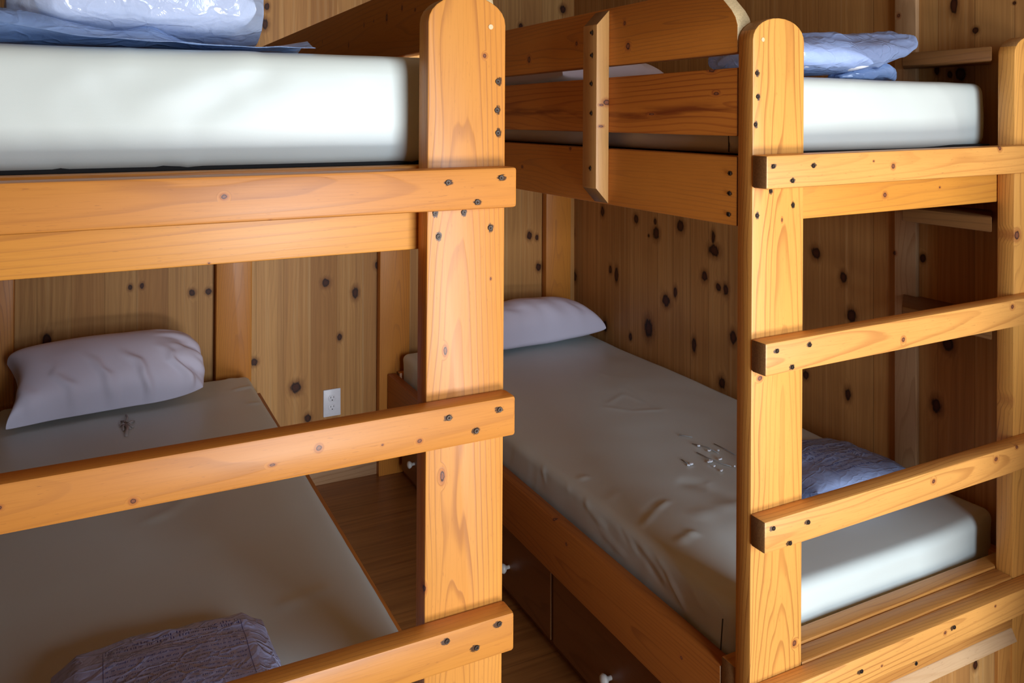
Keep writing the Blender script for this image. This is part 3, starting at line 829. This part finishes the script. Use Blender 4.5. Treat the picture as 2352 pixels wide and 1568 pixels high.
solo('pillow', bm, M_CASE, 'plump white pillow at the far end of the left lower bunk', 'pillow', Vector((0.035, 3.255, ZL)))
bm = pillow_bm(1.74, 3.285, ZL + .007, 0.345, 0.125, 0.20, rot=math.radians(3), pinch=0.07, wr=wr_right, seed=6, sink=0.25)
solo('pillow', bm, M_CASE, 'white pillow at the far end of the right lower bunk, against the corner', 'pillow', Vector((1.74, 3.285, ZL)))
bm = pillow_bm(1.50, 2.55, 1.657, 0.20, 0.33, 0.13, pinch=0.07, wr=wr_right, seed=12, sink=0.3)
solo('pillow', bm, M_CASE, 'white pillow glimpsed through the guard board gap of the right upper bunk', 'pillow', Vector((1.50, 2.55, 1.652)))

# ------------------------------------------------------------------ pillows packed in blue plastic
M_FILM = film('blue_plastic_film', tint=(0.86, 0.92, 1.0), body=(0.62, 0.74, 0.98), fac=0.30)
M_FILM2 = film('clear_blue_film', tint=(0.80, 0.86, 1.0), body=(0.58, 0.64, 1.0), fac=0.40, bs=0.45, bd=0.007)
M_FILM3 = film('violet_blue_film', tint=(0.74, 0.84, 1.0), body=(0.46, 0.61, 0.98), fac=0.24, bs=0.4, bd=0.006)
M_FLAP = film('blue_bag_mouth', tint=(0.66, 0.80, 1.0), body=(0.40, 0.58, 0.95), fac=0.40)
M_INNER = cloth('packed_white_pillow', (0.90, 0.88, 0.93))
M_INK = plain('navy_ink', (0.02, 0.045, 0.22), 0.5)
def loft(sec, n=64, crumple=0.006, seed=0.0, per=10, sq=2.6):
    """sec: list of (x, yc, halfdepth, zbot, ztop); smooth interpolated, closed ends"""
    bm = bmesh.new()
    S = []
    for (a, b) in zip(sec, sec[1:]):
        for k in range(per):
            t = k / per; t2 = t * t * (3 - 2 * t) * .4 + t * .6
            S.append([p + (q - p) * t2 for p, q in zip(a, b)])
    S.append(list(sec[-1]))
    rings = []
    for (x, yc, hd, zb, zt) in S:
        zc, hz = (zb + zt) / 2, (zt - zb) / 2
        ring = []
        for k in range(n):
            a = 2 * math.pi * k / n
            c, s = math.cos(a), math.sin(a)
            p = Vector((x, yc + hd * math.copysign(abs(c) ** (2 / sq), c), zc + hz * math.copysign(abs(s) ** (2 / sq), s)))
            q = Vector((p.x * 5, p.y * 9, p.z * 13)) + Vector((seed, seed, 0))
            q += 0.35 * Vector((noise.noise(q * 1.1), noise.noise(q * 1.1 + Vector((9, 0, 0))), 0))
            dd, _ = noise.voronoi(q * 1.7)
            f = (dd[1] - dd[0])
            e = crumple * (0.9 - min(f, .9)) * 1.2 + crumple * 0.8 * noise.noise(q * 2.2) - crumple * .5
            nn = Vector((0, c * hz, s * hd)); 
            if nn.length > 1e-6: nn.normalize()
            if s < -0.6: e = min(e, 0.0)
            ring.append(bm.verts.new(p + nn * e))
        rings.append(ring)
    for a, b in zip(rings, rings[1:]):
        for k in range(n): bm.faces.new((a[k], a[(k + 1) % n], b[(k + 1) % n], b[k]))
    bm.faces.new(rings[0][::-1]); bm.faces.new(rings[-1])
    bmesh.ops.recalc_face_normals(bm, faces=bm.faces)
    return bm
def sheet_bm(rows, th=0.0006):
    """film flap from rows of points (grid)"""
    bm = bmesh.new()
    g = [[bm.verts.new(p) for p in r] for r in rows]
    for a, b in zip(g, g[1:]):
        for i in range(len(a) - 1): bm.faces.new((a[i], a[i + 1], b[i + 1], b[i]))
    bmesh.ops.recalc_face_normals(bm, faces=bm.faces)
    bmesh.ops.solidify(bm, geom=bm.faces[:], thickness=th)
    return bm
def package(label, base):
    return tag(empty('packaged_pillow', base), label, 'packaged pillow', 'pillows packed in plastic bags')

# upper left
z = 1.668
b0 = Vector((0.08, 1.48, z)); r0 = package('pillow in blue plastic bag on the left upper mattress, flat bag mouth trailing right', b0)
link('pillow', pillow_bm(0.075, 1.49, z + .012, 0.155, 0.125, 0.15, pinch=.03, seed=3, sink=.35, wr=lambda u, v: .006 * noise.noise(Vector((u * 4, v * 4, 1)))), M_INNER, r0, b0, True)
link('plastic_bag', loft([(-.125, 1.49, .02, z + .04, z + .06), (-.115, 1.49, .10, z + .008, z + .12), (-.05, 1.49, .145, z + .006, z + .19), (.08, 1.49, .155, z + .006, z + .20), (.20, 1.49, .145, z + .006, z + .18), (.243, 1.49, .11, z + .012, z + .14), (.252, 1.49, .04, z + .04, z + .09)], seed=2.2, crumple=.010), M_FILM, r0, b0, True)
rows = []
for j in range(12):
    w = j / 11; row = []
    for i in range(60):
        t = i / 59
        x = -.30 + .615 * t + .015 * w * 0
        y = 1.345 - .028 + .16 * w + .012 * math.sin(t * 9)
        k = min(max((t - .22) / .50, 0), 1); k = 1 - k * k * (3 - 2 * k)
        lift = .046 * k + .020 * math.exp(-((t - .62) / .07) ** 2) + .016 * max(0, t - .86) / .14
        prof = math.exp(-((w - .18 - .25 * (1 - k)) / .22) ** 2)
        zz = z + .004 + lift * prof + .003 * noise.noise(Vector((x * 20, y * 20, 3)))
        row.append(Vector((x, y, max(zz, z + .002))))
    rows.append(row)
link('bag_flap', sheet_bm(rows), M_FLAP, r0, b0, True)

# upper right
z = 1.653
b0 = Vector((1.6, 1.5, z)); r0 = package('pillow in crumpled blue plastic bag on the right upper mattress', b0)
link('pillow', pillow_bm(1.52, 1.48, z + .010, 0.15, 0.105, 0.08, pinch=.03, seed=8, sink=.35), M_INNER, r0, b0, True)
link('plastic_bag', loft([(1.33, 1.48, .03, z + .03, z + .05), (1.345, 1.48, .10, z + .008, z + .085), (1.42, 1.48, .125, z + .006, z + .098), (1.56, 1.48, .135, z + .008, z + .104), (1.68, 1.48, .125, z + .016, z + .108), (1.76, 1.48, .11, z + .034, z + .112), (1.80, 1.48, .105, z + .046, z + .120), (1.828, 1.475, .095, z + .056, z + .122), (1.846, 1.475, .07, z + .072, z + .108), (1.850, 1.475, .03, z + .082, z + .098)], seed=6.1, crumple=.013, sq=2.1), M_FILM3, r0, b0, True)
link('bag_flap', loft([(1.62, 1.45, .02, z + .004, z + .010), (1.70, 1.45, .05, z + .003, z + .030), (1.77, 1.46, .05, z + .003, z + .040), (1.80, 1.46, .04, z + .003, z + .036), (1.83, 1.46, .01, z + .003, z + .008)], seed=1.1, crumple=.010, n=32), M_FLAP, r0, b0, True)

def print_rows(film_ob, base, x0, x1, y0, y1, nrow, hh, parent, seed, big=()):
    """rows of illegible small print laid on the film"""
    dg = bpy.context.evaluated_depsgraph_get()
    bmf = bmesh.new(); bmf.from_mesh(film_ob.data)
    tree = BVHTree.FromBMesh(bmf); bmf.free()
    rg = random.Random(seed)
    bm = bmesh.new()
    def quad(xa, xb, ya, yb):
        vs = []
        for (x, y) in ((xa, ya), (xb, ya), (xb, yb), (xa, yb)):
            hit = tree.ray_cast(Vector((x, y, base.z + 1)) - base, Vector((0, 0, -1)))
            if hit[0] is None: return
            vs.append(bm.verts.new(hit[0] + base + Vector((0, 0, .0008))))
        bm.faces.new(vs)
    for r in range(nrow):
        y = y1 - (y1 - y0) * (r + .5) / nrow
        x = x0
        end = x1 - (rg.random() * .25 * (x1 - x0) if r % 3 == 2 else 0)
        h = hh * (1.6 if r in big else 1)
        while x < end:
            for _ in range(rg.randint(2, 8)):
                w = h * rg.uniform(.25, .6)
                k = rg.random()
                if k < .45: quad(x, x + w * .35, y, y + h * rg.uniform(.7, 1.2))
                else:
                    quad(x, x + w * .3, y, y + h * .7); quad(x, x + w, y + h * .5, y + h * .7)
                x += w * 1.35
                if x > end: break
            x += h * .7
    # frame lines
    for xx in (x0 - hh, x1 + hh):
        for k in range(24):
            ya = y0 + (y1 - y0) * k / 24; quad(xx, xx + .0008, ya, ya + (y1 - y0) / 24)
    return link('printed_text', bm, M_INK, parent, base)

# lower left
z = ZL + .003
b0 = Vector((0.11, 1.50, z)); r0 = package('pillow in clear printed plastic bag on the left lower mattress', b0)
link('pillow', pillow_bm(0.115, 1.475, z + .005, 0.150, 0.150, 0.080, pinch=.02, seed=5, sink=.35), M_INNER, r0, b0, True)
fb = link('plastic_bag', loft([(-.075, 1.48, .06, z + .02, z + .03), (-.068, 1.48, .155, z + .004, z + .065), (-.03, 1.48, .172, z + .004, z + .088), (.11, 1.48, .178, z + .004, z + .094), (.25, 1.48, .175, z + .004, z + .086), (.283, 1.48, .16, z + .004, z + .062), (.30, 1.48, .06, z + .012, z + .03)], seed=4.4, crumple=.008, sq=3.2), M_FILM2, r0, b0, True)
print_rows(fb, b0, 0.015, 0.235, 1.42, 1.60, 16, .0045, r0, 3, big=(0, 1))

# lower right
b0 = Vector((1.86, 1.66, z)); r0 = package('pillow in blue printed plastic bag on the right lower mattress', b0)
link('pillow', pillow_bm(1.868, 1.665, z + .004, 0.140, 0.105, 0.052, rot=math.radians(-10), pinch=.03, seed=15, sink=.35), M_INNER, r0, b0, True)
fb = link('plastic_bag', loft([(1.655, 1.66, .03, z + .006, z + .016), (1.67, 1.66, .12, z + .003, z + .04), (1.76, 1.66, .145, z + .003, z + .062), (1.88, 1.665, .148, z + .003, z + .068), (1.99, 1.67, .14, z + .003, z + .055), (2.045, 1.675, .11, z + .003, z + .03), (2.062, 1.68, .04, z + .006, z + .016)], seed=8.8, crumple=.009, sq=2.6), M_FILM3, r0, b0, True)
print_rows(fb, b0, 1.78, 1.97, 1.57, 1.78, 11, .0085, r0, 9, big=(11, 12))

# ------------------------------------------------------------------ wall outlet
M_PLATE = plain('white_plastic', (0.78, 0.76, 0.78), 0.35)
b0 = Vector((0.9035, YB, 0.338)); o0 = tag(empty('wall_outlet', b0), 'white duplex electrical outlet low on the wall between the beds', 'outlet')
bm = prism_bm(rect(.866, .941, .281, .397), 'y', YB - .006, YB - .0003, .003)
link('cover_plate', bm, M_PLATE, o0, b0, True)
for zc in (0.319, 0.358):
    pts = []
    for k in range(24):
        a = 2 * math.pi * k / 24
        pts.append((0.9035 + .0165 * math.cos(a), zc + max(-.0135, min(.0135, .0165 * math.sin(a)))))
    bm = prism_bm(pts, 'y', YB - .0085, YB - .005, .0008)
    rc = link('receptacle', bm, M_PLATE, o0, b0, True)
    bm = bmesh.new()
    for (x0, x1, z0, z1) in ((-.0075, -.0052, .0015, .0095), (.0050, .0072, .002, .009), (-.0022, .0022, -.0085, -.0045)):
        b2 = prism_bm(rect(.9035 + x0, .9035 + x1, zc + z0, zc + z1), 'y', YB - .0088, YB - .008, 0)
        me = bpy.data.meshes.new('t'); b2.to_mesh(me); b2.free(); bm.from_mesh(me); bpy.data.meshes.remove(me)
    link('slots', bm, M_BLACK, rc, b0)

# ------------------------------------------------------------------ light
def area(name, loc, rot, sx, sy, power, col):
    L = bpy.data.lights.new(name, 'AREA'); L.shape = 'RECTANGLE'; L.size = sx; L.size_y = sy
    L.energy = power; L.color = col
    o = bpy.data.objects.new(name, L); C.objects.link(o); o.location = loc; o.rotation_euler = rot
    return o
# daylight thrown up from the sunlit ground outside the open door
area('sunlit_ground_daylight', (1.25, -3.1, -0.28), (math.radians(90 + 20), 0, 0), 1.9, 1.2, 265, (1.0, 0.985, 0.96))
# blue skylight entering through the upper part of the doorway
area('doorway_skylight', (0.9, -3.0, 1.95), (math.radians(90 - 14), 0, 0), 2.6, 2.3, 390, (0.70, 0.83, 1.0))
W = bpy.data.worlds.new('world'); SC.world = W; W.use_nodes = True
bg = W.node_tree.nodes['Background']; bg.inputs[0].default_value = (0.7, 0.82, 1, 1); bg.inputs[1].default_value = 0.6

SC.view_settings.view_transform = 'Standard'
SC.view_settings.look = 'None'
SC.view_settings.exposure = -0.04
SC.view_settings.gamma = 1.0
SC.view_settings.use_curve_mapping = False
